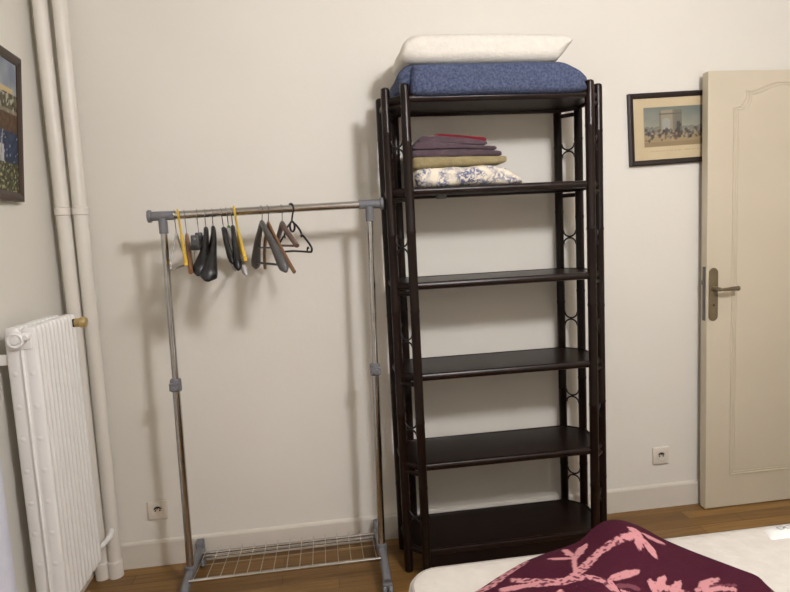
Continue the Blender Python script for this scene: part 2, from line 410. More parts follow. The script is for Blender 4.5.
MB().sweep(curve([(-.945,-.272,1.121),(-.930,-.274,1.121),(-.915,-.276,1.121),(-.898,-.276,1.121)],5),.008,12).build('valve_stub',M['radiator'],rad)
MB().sweep(curve([(-.945,-.268,.222),(-.945,-.235,.210),(-.940,-.19,.200),(-.932,-.14,.198),(-.926,-.105,.205),(-.930,-.075,.214)],6),.0115,14).build('feed_pipe',M['radiator'],rad)

# ------------------------------------------------------------------ curtain at the left edge
cv=MB(); vs=[];fs=[];nx,nz=60,12
for j in range(nz+1):
    for i in range(nx+1):
        y=-.662-(i/nx)*.75; z=.012+2.33*j/nz
        vs.append((-1.018+.012*sin(i*.62)+.004*sin(i*.23+j*.2)+(.004 if i<2 else 0),y,z))
n=len(vs)
vs+=[(x-.004,y,z) for x,y,z in vs]
for j in range(nz):
    for i in range(nx):
        a=j*(nx+1)+i; q=(a,a+1,a+nx+2,a+nx+1); fs.append(q); fs.append(tuple(n+k for k in reversed(q)))
for j in range(nz):
    for i in (0,nx):
        a=j*(nx+1)+i; b=a+nx+1; fs.append((a,b,b+n,a+n))
for i in range(nx):
    for j in (0,nz):
        a=j*(nx+1)+i; fs.append((a,a+1,a+1+n,a+n))
cv.add(vs,fs)
tag(cv.build('curtain',M['curtain'],smooth=60),'pale bluish white curtain edge hanging on left wall before radiator','curtain')

# ------------------------------------------------------------------ pictures
def grid_mesh(name,w,h,nx,nz,fn,m,parent,place):
    """flat coloured sheet, u right 0..w, v up 0..h, given thickness by a backing ring"""
    vs=[];fs=[]
    for j in range(nz+1):
        for i in range(nx+1): vs.append((w*i/nx,h*j/nz))
    me=bpy.data.meshes.new(name)
    P=[place(u,v,0.) for u,v in vs]; n=len(P)
    for j in range(nz):
        for i in range(nx): a=j*(nx+1)+i; fs.append((a,a+1,a+nx+2,a+nx+1))
    rim=[i for i in range(nx+1)]+[j*(nx+1)+nx for j in range(1,nz+1)]+[nz*(nx+1)+i for i in range(nx-1,-1,-1)]+[j*(nx+1) for j in range(nz-1,0,-1)]
    back=[place(*vs[i],.003) for i in rim]
    for k in range(len(rim)): fs.append((rim[k],n+k,n+(k+1)%len(rim),rim[(k+1)%len(rim)]))
    fs.append(tuple(n+k for k in range(len(rim))))
    me.from_pydata([tuple(p) for p in P+back],[],fs); me.update()
    a=me.color_attributes.new('pattern','FLOAT_COLOR','POINT')
    for i in range(len(P)+len(rim)):
        u,v=vs[i] if i<n else vs[rim[i-n]]
        a.data[i].color=L4(fn(u/w,v/h))
    o=bpy.data.objects.new(name,me); COL.objects.link(o); me.materials.append(m); o.parent=parent
    return o
def frame_mb(place,w,h,bw,t):
    """mitred frame; place(u,v,depth toward wall)"""
    m=MB()
    prof=[(0,t),(0,.003),(bw*.25,0),(bw*.6,.002),(bw,.007),(bw,t)]   # inset from outer edge, depth
    rings=[]
    for ins,d in prof:
        rings.append([place(ins,ins,d),place(w-ins,ins,d),place(w-ins,h-ins,d),place(ins,h-ins,d)])
    vs=[p for r in rings for p in r]; fs=[]; K=len(rings)
    for i in range(K):
        j=(i+1)%K
        for k in range(4): fs.append((i*4+k,i*4+(k+1)%4,j*4+(k+1)%4,j*4+k))
    return m.add(vs,fs)
M['print']=mat_attr('engraving_print',.55,spec=.4)
M['paint_canvas']=mat_attr('painted_canvas',.6,bump=.3,bscale=160)
# framed print by the door (local coordinates, tilted a little)
pw,ph=.512,.318
pr=thing('framed_print','small dark framed print of an arch and crowd, half behind the door','picture',(1.4205,0,1.789-.159))
pr.rotation_euler=(0,radians(-1.8),0)
pl_=lambda u,v,d:(u,-.020+d,v)
frame_mb(pl_,pw,ph,.0235,.020).build('frame',M['frame_dark'],pr,smooth=0,local=True)
rr=random.Random(3)
blobs=[(rr.uniform(.02,.98),rr.gauss(.30,.07),rr.uniform(.008,.022),rr.random()) for _ in range(240)]
def mat_fn(u,v):
    # paper mount with the hand-tinted engraving in the middle
    c=mix((200,184,150),(190,172,137),mnoise.noise(Vector((u*6,v*5,0)))*.5+.5)
    x0,x1,y0,y1=.108,.892,.215,.845
    if x0<u<x1 and y0<v<y1:
        a=(u-x0)/(x1-x0); b=(v-y0)/(y1-y0)
        sky=mix((146,144,128),(108,114,106),sstep(.4,1.,b)+.35*mnoise.noise(Vector((a*5,b*4,3))))
        c=mix((150,130,96),sky,sstep(.26,.4,b))
        # distant trees / town
        if b<.50+.05*mnoise.noise(Vector((a*14,1,0))) and b>.3: c=mix(c,(92,92,84),.55)
        # monument: plain triumphal gate seen at an angle
        if .20<a<.50 and .34<b<.93:
            st=(142,134,114) if a<.40 else (108,104,92)
            if .80<b<.84: st=(96,92,80)
            if .24<a<.345 and b<.62+.10*sqrt(max(0,1-((a-.2925)/.0525)**2)): st=(150,150,140) if b>.42 else (92,86,76)
            if .425<a<.475 and b<.58+.05*sqrt(max(0,1-((a-.45)/.025)**2)): st=(70,68,62)
            if (a<.225 or .375<a<.40 or a>.487) : st=mix(st,(70,66,58),.35)
            c=st
        for (bx,by,r,k) in blobs:
            if abs(a-bx)<r*1.1 and abs(b-by)<r*2.6:
                d=((a-bx)/r)**2+((b-by)/(r*2.2))**2
                if d<1: c=mix(c,(52,50,48) if k<.55 else ((150,138,114) if k<.86 else (92,62,54)),.6)
        if b<.12: c=mix(c,(128,112,82),.6)
    elif .16<u<.84 and .135<v<.155:
        t=mnoise.noise(Vector((u*60,0,5)))
        if t>-.1: c=mix(c,(128,108,76),.22)
    if (abs(u-.108)<.004 or abs(u-.892)<.004) and .215<v<.845: c=mix(c,(120,104,76),.5)
    return c
iw,ih=pw-.044,ph-.044
grid_mesh('print_sheet',iw,ih,150,96,mat_fn,M['print'],pr,lambda u,v,d:(.022+u,-.012+d,.022+v))
# harbour painting on the left wall; leans forward at the top
pa=thing('framed_painting','brown framed harbour painting with blue water on the left wall','picture',(WL,-.280,1.566))
PW,PH=.40,.492
lean=radians(5.0); yaw=radians(4.0)
def pl2(u,v,d):   # u runs from the near edge to the far edge; d toward the wall
    x=.024-d+ v*sin(lean)+ (PW-u)*sin(yaw); return (x, -(PW-u)*cos(yaw), v*cos(lean))
frame_mb(pl2,PW,PH,.030,.022).build('frame',M['frame_brown'],pa,smooth=0,local=True)
pr2=random.Random(5)
def harbour(u,v):
    n=lambda s,z=0.: mnoise.noise(Vector((u*s,v*s*1.3,z)))
    if v>.76:
        c=mix((122,132,144),(164,168,168),n(5)*.9+.4)
        if .86<u<.875 and v<.91: c=(120,120,124)
        if v<.80 and .45<u<.90: c=(196,176,128)
    elif v>.60:
        c=mix((74,72,50),(110,104,80),n(18,2)+.4)
        if n(16,5)>.12: c=(172,168,156)
        if n(22,8)>.32: c=(50,46,36)
        if v<.64: c=mix(c,(150,142,124),.7)
    elif v>.46: c=mix((96,72,46),(70,52,36),n(20)+.5)
    elif v>.22:
        c=mix((28,40,62),(50,66,92),n(14)+.45)
        if .40<u<.68 and v<.36: c=(186,184,182)
        if n(30,3)>.42: c=(160,172,190)
        if abs(u-(.62+.25*(v-.3)))<.012 : c=(150,150,150)
    else:
        c=mix((46,48,30),(92,92,58),n(26)+.4)
        if n(34,7)>.34: c=(170,164,130)
    return c
grid_mesh('canvas',PW-.056,PH-.056,70,100,harbour,M['paint_canvas'],pa,lambda u,v,d: pl2(.028+u,.028+v,.010+d))

# ------------------------------------------------------------------ dark rattan shelf unit
BX,BYB,BW,BD,BC,BH=.713,-.034,.847,.3095,.0647,1.934
PR=.0178
unit=thing('shelf_unit','tall dark brown rattan shelf unit with six shelves','shelf unit',(BX,BYB-BD/2,0))
yb,yf_=BYB,BYB-BD
xl,xr=BX-BW/2,BX+BW/2
posts={'FRi':(xr-BC,yf_),'FRo':(xr,yf_+BC),'BRi':(xr-BC,yb),'BRo':(xr,yb-BC),'FLi':(xl+BC,yf_),'FLo':(xl,yf_+BC),'BLi':(xl+BC,yb),'BLo':(xl,yb-BC)}
SZ=[.0905,.446,.810,1.168,1.527,1.868]
for k,(x,y) in posts.items():
    prof=[(PR*.9,0),(PR,.006)]
    for z in [.33,.69,1.05,1.41,1.76]:
        zz=z+random.uniform(-.05,.05)
        prof+=[(PR,zz-.008),(PR*1.06,zz-.003),(PR*1.06,zz+.003),(PR,zz+.008)]
    prof+=[(PR,BH-.012),(PR*.9,BH-.004),(PR*.6,BH),(0,BH)]
    MB().lathe(prof,(x,y,0),'z',16).build('post',M['dark_wood'],unit)
def octo(ins):
    a=BC-ins*.41
    X0,X1,Y0,Y1=xl+ins,xr-ins,yf_+ins,yb-ins-.014
    return [(X0+a,Y0),(X1-a,Y0),(X1,Y0+a),(X1,Y1-a),(X1-a,Y1),(X0+a,Y1),(X0,Y1-a),(X0,Y0+a)]
for i,z in enumerate(SZ):
    sh=MB().prism(octo(.012),'xy',z+.010,z+.026).build('shelf',M['dark_board'],unit,smooth=0,bevel=.002)
    # rounded rim pole around the board
    o8=octo(.004); P=[]
    for k in range(8):
        a,b=Vector(o8[k]),Vector(o8[(k+1)%8])
        for j in range(4): q=a.lerp(b,j/4); P.append((q.x,q.y,z+.014))
    MB().sweep(P,[(.0145,.012)]*len(P),10,closed=True,nref=(0,0,1)).build('rim_pole',M['dark_wood'],sh)
    for (p,q) in (('FRi','FRo'),('BRi','BRo'),('FLi','FLo'),('BLi','BLo')):
        a,b=posts[p],posts[q]
        if i>0:
            MB().sweep([(a[0],a[1],z-.014),(b[0],b[1],z-.014)],.009,10).build('corner_rail',M['dark_wood'],unit)
    if i==0:
        MB().prism([(xl+BC,.012),(xr-BC,.012),(xr-BC,z+.004),(xl+BC,z+.004)],'xz',yf_-.006,yf_+.006).build('apron',M['dark_board'],unit,smooth=0)
MB().rbox(.480,.520,-.245,-.215,1.5150,1.5380,.004).build('cable_clip',M['grey_plastic'],unit)
rA=(BC*sqrt(2)-2*PR)/2-.001
for zc in (.242,.613,.968,1.331,1.705):
    for (p,q) in (('FRi','FRo'),('BRi','BRo'),('FLi','FLo'),('BLi','BLo')):
        a,b=Vector(posts[p]),Vector(posts[q]); c=(a+b)/2; d=(b-a).normalized(); m=MB()
        for s in (1,-1):
            zo=zc+s*(rA+.003); pts=[]
            for k in range(13):
                t=pi*k/12; h=-s*rA*sin(t); w=-(rA+.001)*cos(t)
                pts.append((c.x+d.x*w,c.y+d.y*w,zo+h))
            m.sweep(pts,.0036,8)
        m.build('arc_brace',M['iron'],unit)

# ------------------------------------------------------------------ bedding on top
TOPZ=SZ[5]+.0285
prof=[(.345,TOPZ+.010),(.332,TOPZ+.040),(.338,TOPZ+.080),(.368,TOPZ+.108),(.42,TOPZ+.112),(.55,TOPZ+.111),(.72,TOPZ+.111),(.88,TOPZ+.111),(.965,TOPZ+.110),(1.025,TOPZ+.090),(1.072,TOPZ+.060),(1.080,TOPZ+.022),(1.06,TOPZ+.003),(.9,TOPZ),(.72,TOPZ),(.55,TOPZ),(.40,TOPZ)]
tag(MB().loft(prof,-.340,-.040,.040,disp=.005,dscale=14,dense=4).loft([(.385,TOPZ-.006),(.377,TOPZ+.03),(.382,TOPZ+.075),(.398,TOPZ+.100),(.5,TOPZ+.103),(.7,TOPZ+.103),(.88,TOPZ+.103),(.955,TOPZ+.101),(1.000,TOPZ+.084),(1.040,TOPZ+.058),(1.048,TOPZ+.02),(1.042,TOPZ-.006),(.9,TOPZ-.012),(.7,TOPZ-.010),(.5,TOPZ-.012)],-.380,-.25,.030,disp=.004,dscale=14,dense=4,seed=5.).build('folded_blanket',M['blue'],smooth=70),'folded blue fleece blanket on the top shelf, under the white pillow','blanket')
PZ=TOPZ+.1125
prof=[(.470,PZ),(.395,PZ+.003),(.352,PZ+.020),(.356,PZ+.060),(.378,PZ+.092),(.425,PZ+.108),(.60,PZ+.110),(.80,PZ+.108),(.95,PZ+.106),(1.006,PZ+.098),(1.022,PZ+.084),(1.010,PZ+.066),(.990,PZ+.040),(.970,PZ+.020),(.940,PZ+.003),(.80,PZ),(.65,PZ)]
tag(MB().loft(prof,-.345,-.050,.045,disp=.003,dscale=10,dense=4,seed=4.).build('pillow',M['pillow'],smooth=70),'white foam pillow lying on top of the blue blanket','pillow')

# ------------------------------------------------------------------ linens on the second shelf
S2=SZ[4]+.0275
def slab(x0,x1,z0,z1,xtip=None,r=None):
    r=r or (z1-z0)/2; zm=(z0+z1)/2; xt=x1 if xtip is None else xtip
    return [(x0+r*.6,z0),(x0,zm-r*.4),(x0,zm+r*.4),(x0+r*.6,z1)]+[(x0+(x1-x0)*f,z1) for f in (.3,.55,.8)]+[(x1-r*.3,z1-r*.1),(x1+(xt-x1)*.4,zm+r*.2),(xt,z0+r*.55),(xt-r*.3,z0)]+[(x0+(x1-x0)*f,z0) for f in (.8,.55,.3)]
tag(MB().loft(slab(.385,.735,S2,S2+.076,.805),-.330,-.075,.035,disp=.010,dscale=16,dense=4,seed=2.).build('folded_sheet',M['toile'],smooth=70),'folded cream cotton sheet with blue floral print, lowest of the linens','folded linen',group='folded linens on the second shelf')
tag(MB().loft([(.385,S2+.072),(.374,S2+.09),(.380,S2+.112),(.40,S2+.117),(.50,S2+.115),(.60,S2+.113),(.70,S2+.111),(.742,S2+.108),(.748,S2+.100),(.742,S2+.086),(.70,S2+.079),(.58,S2+.077),(.48,S2+.075)],-.325,-.085,.022,disp=.004,dscale=18,dense=4,seed=9.).build('folded_towel',M['olive'],smooth=70),'folded olive beige towel between the floral sheet and the mauve cloth','folded linen',group='folded linens on the second shelf')
mv=MB()
Z=S2+.1115
mv.loft([(.39,Z),(.376,Z+.014),(.385,Z+.030),(.42,Z+.034),(.55,Z+.031),(.68,Z+.024),(.722,Z+.017),(.728,Z+.008),(.71,Z),(.55,Z)],-.318,-.09,.014,disp=.003,dscale=20,dense=4,seed=1.)
mv.loft([(.395,Z+.032),(.382,Z+.044),(.392,Z+.058),(.43,Z+.060),(.55,Z+.050),(.66,Z+.038),(.702,Z+.033),(.706,Z+.025),(.68,Z+.023),(.55,Z+.030)],-.322,-.095,.011,disp=.003,dscale=20,dense=4,seed=6.)
mv.loft([(.420,Z+.056),(.402,Z+.066),(.415,Z+.080),(.45,Z+.084),(.55,Z+.075),(.63,Z+.064),(.668,Z+.055),(.672,Z+.046),(.64,Z+.041),(.55,Z+.049)],-.315,-.10,.011,disp=.003,dscale=20,dense=4,seed=8.)
tag(mv.build('folded_cloth',M['mauve'],smooth=70),'folded mauve grey cloth in layers, on the olive towel','folded linen',group='folded linens on the second shelf')
tag(MB().loft([(.478,Z+.080),(.468,Z+.084),(.476,Z+.090),(.50,Z+.091),(.56,Z+.085),(.63,Z+.076),(.668,Z+.071),(.672,Z+.064),(.66,Z+.056),(.60,Z+.068),(.55,Z+.074)],-.300,-.11,.006,disp=.001,dense=4,seed=3.).build('folded_napkin',M['red'],smooth=70),'thin dark red folded cloth on top of the linen stack','folded linen',group='folded linens on the second shelf')

# ------------------------------------------------------------------ clothes rack
RL,RR,RYP,BARZ=-.584,.184,-.245,1.500
def bz(x): return 1.4965+.009*(x+.565)/.775
rack=thing('clothes_rack','chrome clothes rack on castors with grey plastic joints','clothes rack',((RL+RR)/2,-.22,0))
tl,tr=RL+.018,RR+.026
bar=MB().sweep([(tl-.02,RYP,bz(tl-.02)),(tr+.030,RYP,bz(tr+.03))],.0150,24).build('hanging_rail',M['chrome'],rack)
for s,xb,xt in ((-1,RL,tl),(1,RR,tr)):
    MB().sweep([(xb,RYP,.085),((xb*.45+xt*.55),RYP,.86)],.0145,20).build('lower_post',M['chrome'],rack)
    MB().sweep([((xb*.45+xt*.55),RYP,.84),(xt,RYP,bz(xt)-.03)],.0122,20).build('upper_post',M['chrome'],rack)
    xm=xb*.45+xt*.55
    cl=MB().lathe([(.0135,-.026),(.020,-.026),(.021,-.022),(.021,.018),(.019,.022),(.0125,.024)],(xm,RYP,.852),'z',20).box(xm-.020,xm+.020,RYP-.026,RYP-.012,.832,.862).build('height_clamp',M['grey_plastic'],rack,bevel=.002)
    MB().lathe([(0,0),(.010,0),(.012,.004),(.012,.016),(.009,.020),(0,.020)],(xm,RYP-.040,.846),'y',14).build('clamp_knob',M['grey_plastic'],cl)
    t=MB().lathe([(.0125,-.066),(.0160,-.066),(.0165,-.062),(.0165,-.010),(.0,-.010)],(xt,RYP,bz(xt)),'z',20)
    t.lathe([(.0,-.046),(.0172,-.046),(.0172,.046),(.0,.046)] if s<0 else [(0,-.040),(.0172,-.040),(.0172,.050),(0,.050)],(xt,RYP,bz(xt)),'x',20)
    e=xt-.046 if s<0 else xt+.048
    t.lathe([(0,-.006),(.0225,-.006),(.0235,-.003),(.0235,.003),(.0225,.006),(0,.006)],(e,RYP,bz(xt)),'x',20)
    t.build('tee_joint',M['grey_plastic'],rack)
    # base foot running front to back
    ft=MB()
    pts=curve([(xb,-.035,.078),(xb,-.075,.075),(xb,-.16,.082),(xb,RYP,.088),(xb,-.33,.082),(xb,-.40,.068),(xb,-.43,.056)],5)
    ft.sweep(pts,[(.019,.017)]*len(pts),12,nref=(0,0,1))
    ft.rbox(xb-.016,xb+.016,-.070,-.026,.050,.112,.005)
    ft.lathe([(.0145,0),(.0215,0),(.0215,.028),(.019,.034),(.0145,.036)],(xb,RYP,.080),'z',20)
    fo=ft.build('base_foot',M['grey_plastic'],rack)
    for yc in (-.050,-.415):
        w=MB()
        for sx in (-1,1):
            w.lathe([(0,-.008),(.020,-.008),(.0235,-.005),(.0235,.005),(.020,.008),(0,.008)],(xb+sx*.0115,yc-.012,.0235),'x',18)
        w.lathe([(0,-.018),(.006,-.018),(.006,.018),(0,.018)],(xb,yc-.012,.0235),'x',10)
        cs=w.build('castor',M['grey_plastic'],rack)
        MB().lathe([(0,0),(.007,0),(.007,.03),(0,.03)],(xb,yc,.040),'z',12).rbox(xb-.0185,xb+.0185,yc-.024,yc+.012,.032,.052,.004).build('castor_hood',M['grey_plastic'],cs)
# wire shelf between the feet
def rail(y,z,r): return MB().sweep([(RL+.012,y,z),(RR-.012,y,z)],r,12).build('shelf_rail',M['chrome'],rack)
rail(-.335,.100,.0075); rail(-.092,.0765,.0065); rail(-.080,.054,.0060)
nw=15
for k in range(nw):
    x=RL+.030+(RR-RL-.060)*k/(nw-1)
    MB().sweep(curve([(x,-.338,.108),(x,-.330,.1075),(x,-.22,.094),(x,-.10,.0835),(x,-.086,.086),(x,-.084,.093)],4),.0016,6).build('cross_wire',M['steel_wire'],rack)
for y,z in ((-.215,.0925),):
    MB().sweep([(RL+.025,y,z),(RR-.025,y,z)],.0015,6).build('long_wire',M['steel_wire'],rack)

# ------------------------------------------------------------------ hangers (local x = along the shoulders, y = normal, origin on the rail axis)
HR=.0145
def hook(m,r,neck):
    R=HR+r+.0015; pts=[]
    for k in range(19):
        a=radians(200-250*k/18); pts.append((R*cos(a),0,R*sin(a)+0.0*r-.0012))
    pts+= [(.004,0,-.034),(0,0,-.045),(0,0,neck)]
    m.sweep(curve(pts,2),r,8); return m
TILT=[0.]
def hanger_base(name,label,x,alpha):
    o=thing(name,label,'clothes hanger',(x,RYP,bz(x)+.0005),'hangers on the clothes rail',radians(alpha-90))
    o.rotation_euler.x=radians(TILT[0]); TILT[0]=0.
    return o
def arms(w,apex,drop,sag=.25,bend=0.,n=25,peak=.02):
    """shoulder curve from -w to w in the local xz plane; bend pushes both ends along +y"""
    out=[]
    for k in range(n):
        s=-1+2*k/(n-1); a=abs(s)
        z=apex-drop*((1-sag)*a+sag*a*a) + peak*exp(-(a/.16)**2)*.3
        out.append((w*s, bend*a*a, z))
    return out
def tube_hanger(label,x,al,m,w=.2,neck=-.055,drop=.10,bar=.03,r=.0042,bend=0.,hookr=None,hm=None,name='clothes_hanger',barm=None):
    t=hanger_base(name,label,x,al)
    if hm is None:
        b=hook(MB(),hookr or r*.8,neck-.004)
        b.build('hook',m,t,local=True)
    else: hook(MB(),hookr or .0019,neck-.004).build('hook',hm,t,local=True)
    a=arms(w,neck,drop,.12,bend)
    lo=[(w-.004,bend,neck-drop-bar*.6),(w-.02,bend,neck-drop-bar),(0,0.0,neck-drop-bar),(-w+.02,bend,neck-drop-bar),(-w+.004,bend,neck-drop-bar*.6)]
    MB().sweep(a+curve(lo,4),r,10,closed=True).build('shoulder_frame',m,t,local=True)
    return t
def wood_hanger(label,x,al,m,w=.21,neck=-.060,drop=.14,thick=.0055,tall=.014,bend=0.,bar=None,barm=None,neckw=.014):
    t=hanger_base('wooden_hanger',label,x,al)
    hook(MB(),.0018,neck-.006).build('hook',M['chrome'],t,local=True)
    a=arms(w,neck-.01,drop,.25,bend); n=len(a)
    rad=[(thick,tall*(.62+.38*(1-abs(-1+2*k/(n-1)))**.6)) for k in range(n)]
    MB().sweep(a,rad,12,nref=(0,1,0)).build('shoulder',m,t,local=True)
    if bar is not None:
        MB().sweep([(-w*.78,bend*.6,neck-.01-drop*bar),(w*.78,bend*.6,neck-.01-drop*bar)],.0045,10).build('trouser_bar',barm or m,t,local=True)
    return t
def wide_hanger(label,x,al,m,w=.2,neck=-.058,drop=.155,flare=.030,body=.012,bend=.03,bar=True,barm=None,fp=1.7):
    t=hanger_base('suit_hanger',label,x,al)
    hook(MB(),.0019,neck-.012).build('hook',M['chrome'],t,local=True)
    a=arms(w,neck-.012,drop,.42,bend,33,peak=.03); n=len(a); rad=[]
    for k in range(n):
        s=abs(-1+2*k/(n-1)); e=1-max(0,(s-.90)/.10)**2*.72
        rad.append(((.009+flare*s**fp)*e,(body+.012*s)*e))
    MB().sweep(a,rad,16,nref=(0,1,.0)).build('shoulder',m,t,local=True)
    if bar:
        zb=neck-.012-drop*.86
        MB().sweep([(-w*.84,bend*.70,zb),(w*.84,bend*.70,zb)],.0048,10).build('trouser_bar',barm or m,t,local=True)
        MB().sweep([(-w*.60,bend*.40,neck-.012-drop*.50),(w*.60,bend*.40,neck-.012-drop*.50)],.0035,10).build('tie_bar',barm or m,t,local=True)
    return t

def tilt(d): TILT[0]=d   # sideways swing of the next hanger, pushed by its neighbours
tube_hanger('thin silver grey hanger, first at the left end of the rail',-.522,4,M['clear_plastic'],w=.19,neck=-.075,drop=.100,bar=.02,r=.0040,hm=M['chrome'])
tilt(4); tube_hanger('yellow plastic hanger near the left end, in front of the brown wooden one',-.509,12,M['yellow_plastic'],w=.20,neck=-.085,drop=.085,bar=.012,r=.0068,hookr=.0042)
tilt(2); wood_hanger('narrow brown wooden hanger just right of the left yellow hanger',-.487,11,M['oak'],neck=-.085,drop=.110,thick=.0080,tall=.020)
t=hanger_base('clip_hanger','metal skirt hanger with grey clips, left of the big black hangers',-.441,5)
hook(MB(),.0019,-.075).build('hook',M['chrome'],t,local=True)
MB().sweep([(-.150,0,-.094),(.150,0,-.094)],.0042,10).build('clip_bar',M['chrome'],t,local=True)
MB().rbox(-.014,.014,-.013,.013,-.108,-.070,.005).build('centre_block',M['dark_grey_plastic'],t,local=True)
for xc in (-.125,.125):
    c=MB().rbox(xc-.022,xc+.022,-.014,.014,-.120,-.080,.005).build('clip',M['dark_grey_plastic'],t,local=True)
    MB().rbox(xc-.020,xc+.020,-.017,.017,-.134,-.116,.004).build('clip_jaw',M['black_plastic'],c,local=True)
MB().sweep(curve([(.05,.002,-.094),(.06,-.010,-.128),(.06,-.016,-.160),(.06,-.010,-.190),(.05,.006,-.205)],6),.0014,6).build('wire_loop',M['steel_wire'],t,local=True)
wide_hanger('wide black suit hanger, rear one of the two big black ones',-.413,9,M['black_plastic'],w=.190,drop=.150,flare=.026,fp=3.2,bend=-.034,bar=False)
wide_hanger('wide black suit hanger, front one of the pair with broad flared shoulders',-.386,12,M['black_plastic'],w=.205,drop=.170,flare=.031,fp=3.2,bend=-.044,bar=False,body=.014)
tilt(4); wide_hanger('slim black hanger next to the right of the two big black suit hangers',-.352,9,M['black_plastic'],w=.19,drop=.118,flare=.002,bend=.010,bar=False,body=.007)
tilt(4); t=wide_hanger('frosted grey plastic hanger with a small green marker on its hook',-.333,13,M['clear_plastic'],w=.20,drop=.165,flare=.002,bend=.018,bar=False,body=.006)
MB().lathe([(0,-.005),(.007,-.005),(.009,0),(.007,.005),(0,.005)],(0,0,-.058),'y',14).build('size_marker',M['green'],t,local=True)
tilt(1); wide_hanger('black hanger immediately left of the right yellow hanger',-.315,9,M['black_plastic'],w=.20,drop=.140,flare=.008,bend=.0,bar=False,body=.012)
tilt(6); tube_hanger('yellow plastic hanger to the right of the black hangers, mid rail',-.303,9,M['yellow_plastic'],w=.20,neck=-.075,drop=.095,bar=.012,r=.0064,hookr=.0042)
wide_hanger('broad charcoal grey suit hanger with trouser bar, right of the gap on the rail',-.204,21,M['grey_hanger'],w=.20,neck=-.045,drop=.172,flare=.013,bend=.017,body=.012)
wood_hanger('light brown wooden hanger close against the right side of the charcoal suit hanger',-.180,19,M['oak'],w=.21,neck=-.050,drop=.172,bend=.026,thick=.0065,tall=.013)
wood_hanger('small dark brown hanger with lower bar, left of the last black hanger',-.128,14,M['walnut'],w=.19,neck=-.052,drop=.078,bend=.010,thick=.0095,tall=.012,bar=1.0)
t=hanger_base('notched_hanger','thin black plastic hanger with ring neck and notches, rightmost on rail',-.091,30)
hook(MB(),.0036,-.050).build('hook',M['black_plastic'],t,local=True)
m=MB(); m.sweep([(.019*cos(2*pi*k/24),0,-.069+.019*sin(2*pi*k/24)) for k in range(24)],.0042,10,closed=True,nref=(0,1,0))
m.build('neck_ring',M['black_plastic'],t,local=True)
half=[(x*.86,y,z*.97) for x,y,z in [(.016,0,-.058),(.040,0,-.068),(.068,0,-.088),(.080,0,-.102),(.078,0,-.112),(.090,0,-.108),(.115,0,-.122),(.148,0,-.144),(.162,0,-.158),(.160,0,-.168),(.148,0,-.172),(.08,0,-.170),(0,0,-.168)]]
MB().sweep(curve(half,4),.0040,10).sweep(curve([(-x,y,z) for x,y,z in half],4),.0040,10).build('shoulder_frame',M['black_plastic'],t,local=True)
for s in (-1,1):
    MB().sweep(curve([(s*.105,0,-.165),(s*.107,0,-.153),(s*.112,0,-.149),(s*.117,0,-.154)],4),.0030,8).build('strap_hook',M['black_plastic'],t,local=True)

# ------------------------------------------------------------------ bed
MX0,MX1,MY0,MY1,MZ0,MZ1=.172,2.09,-2.49,-1.083,.29,.50
def rrect(x0,x1,y0,y1,r,n=8,per=24):
    c=[(x1-r,y1-r,0),(x0+r,y1-r,90),(x0+r,y0+r,180),(x1-r,y0+r,270)]; out=[]
    for i,(a,b,d) in enumerate(c):
        for k in range(n+1): t=radians(d+90*k/n); out.append((a+r*cos(t),b+r*sin(t)))
        a2,b2,d2=c[(i+1)%4]; t=radians(d2); e=(a2+r*cos(t),b2+r*sin(t)); s=out[-1]
        for k in range(1,per): out.append((s[0]+(e[0]-s[0])*k/per,s[1]+(e[1]-s[1])*k/per))
    return out
mm=MB(); N=None; rows=[]
for z,ins in ((MZ0,.03),(MZ0+.006,.012),(MZ0+.025,0),(MZ1-.030,0),(MZ1-.012,.004),(MZ1-.003,.014),(MZ1,.030),(MZ1+.002,.06),(MZ1-.001,.12),(MZ1+.001,.20),(MZ1,.35),(MZ1,.5),(MZ1,.65)):
    r=max(.012,.085-ins*.6)
    rows.append([(x,y,z+ .004*mnoise.noise(Vector((x*7,y*7,0)))*(1 if z>MZ0+.1 and ins>.02 else 0)) for x,y in rrect(MX0+ins,MX1-ins,MY0+ins,MY1-ins,r)])
K=len(rows[0]); vs=[p for r in rows for p in r]; fs=[]
for i in range(len(rows)-1):
    for k in range(K): fs.append((i*K+k,i*K+(k+1)%K,(i+1)*K+(k+1)%K,(i+1)*K+k))
fs.append(tuple(range(K-1,-1,-1))); fs.append(tuple((len(rows)-1)*K+k for k in range(K)))
mm.add(vs,fs)
mt=tag(mm.build('mattress',M['mattress'],smooth=60),'white mattress with piped edge, bare but for a burgundy blanket','mattress')
for ins,z in ((.012,MZ1-.006),):
    MB().sweep([(x,y,z) for x,y in rrect(MX0+ins,MX1-ins,MY0+ins,MY1-ins,.078)],.0045,8,closed=True,nref=(0,0,1)).build('piping',M['piping'],mt)
MB().sweep([(x,y,MZ0+.012) for x,y in rrect(MX0+.004,MX1-.004,MY0+.004,MY1-.004,.078)],.0045,8,closed=True,nref=(0,0,1)).build('piping',M['piping'],mt)
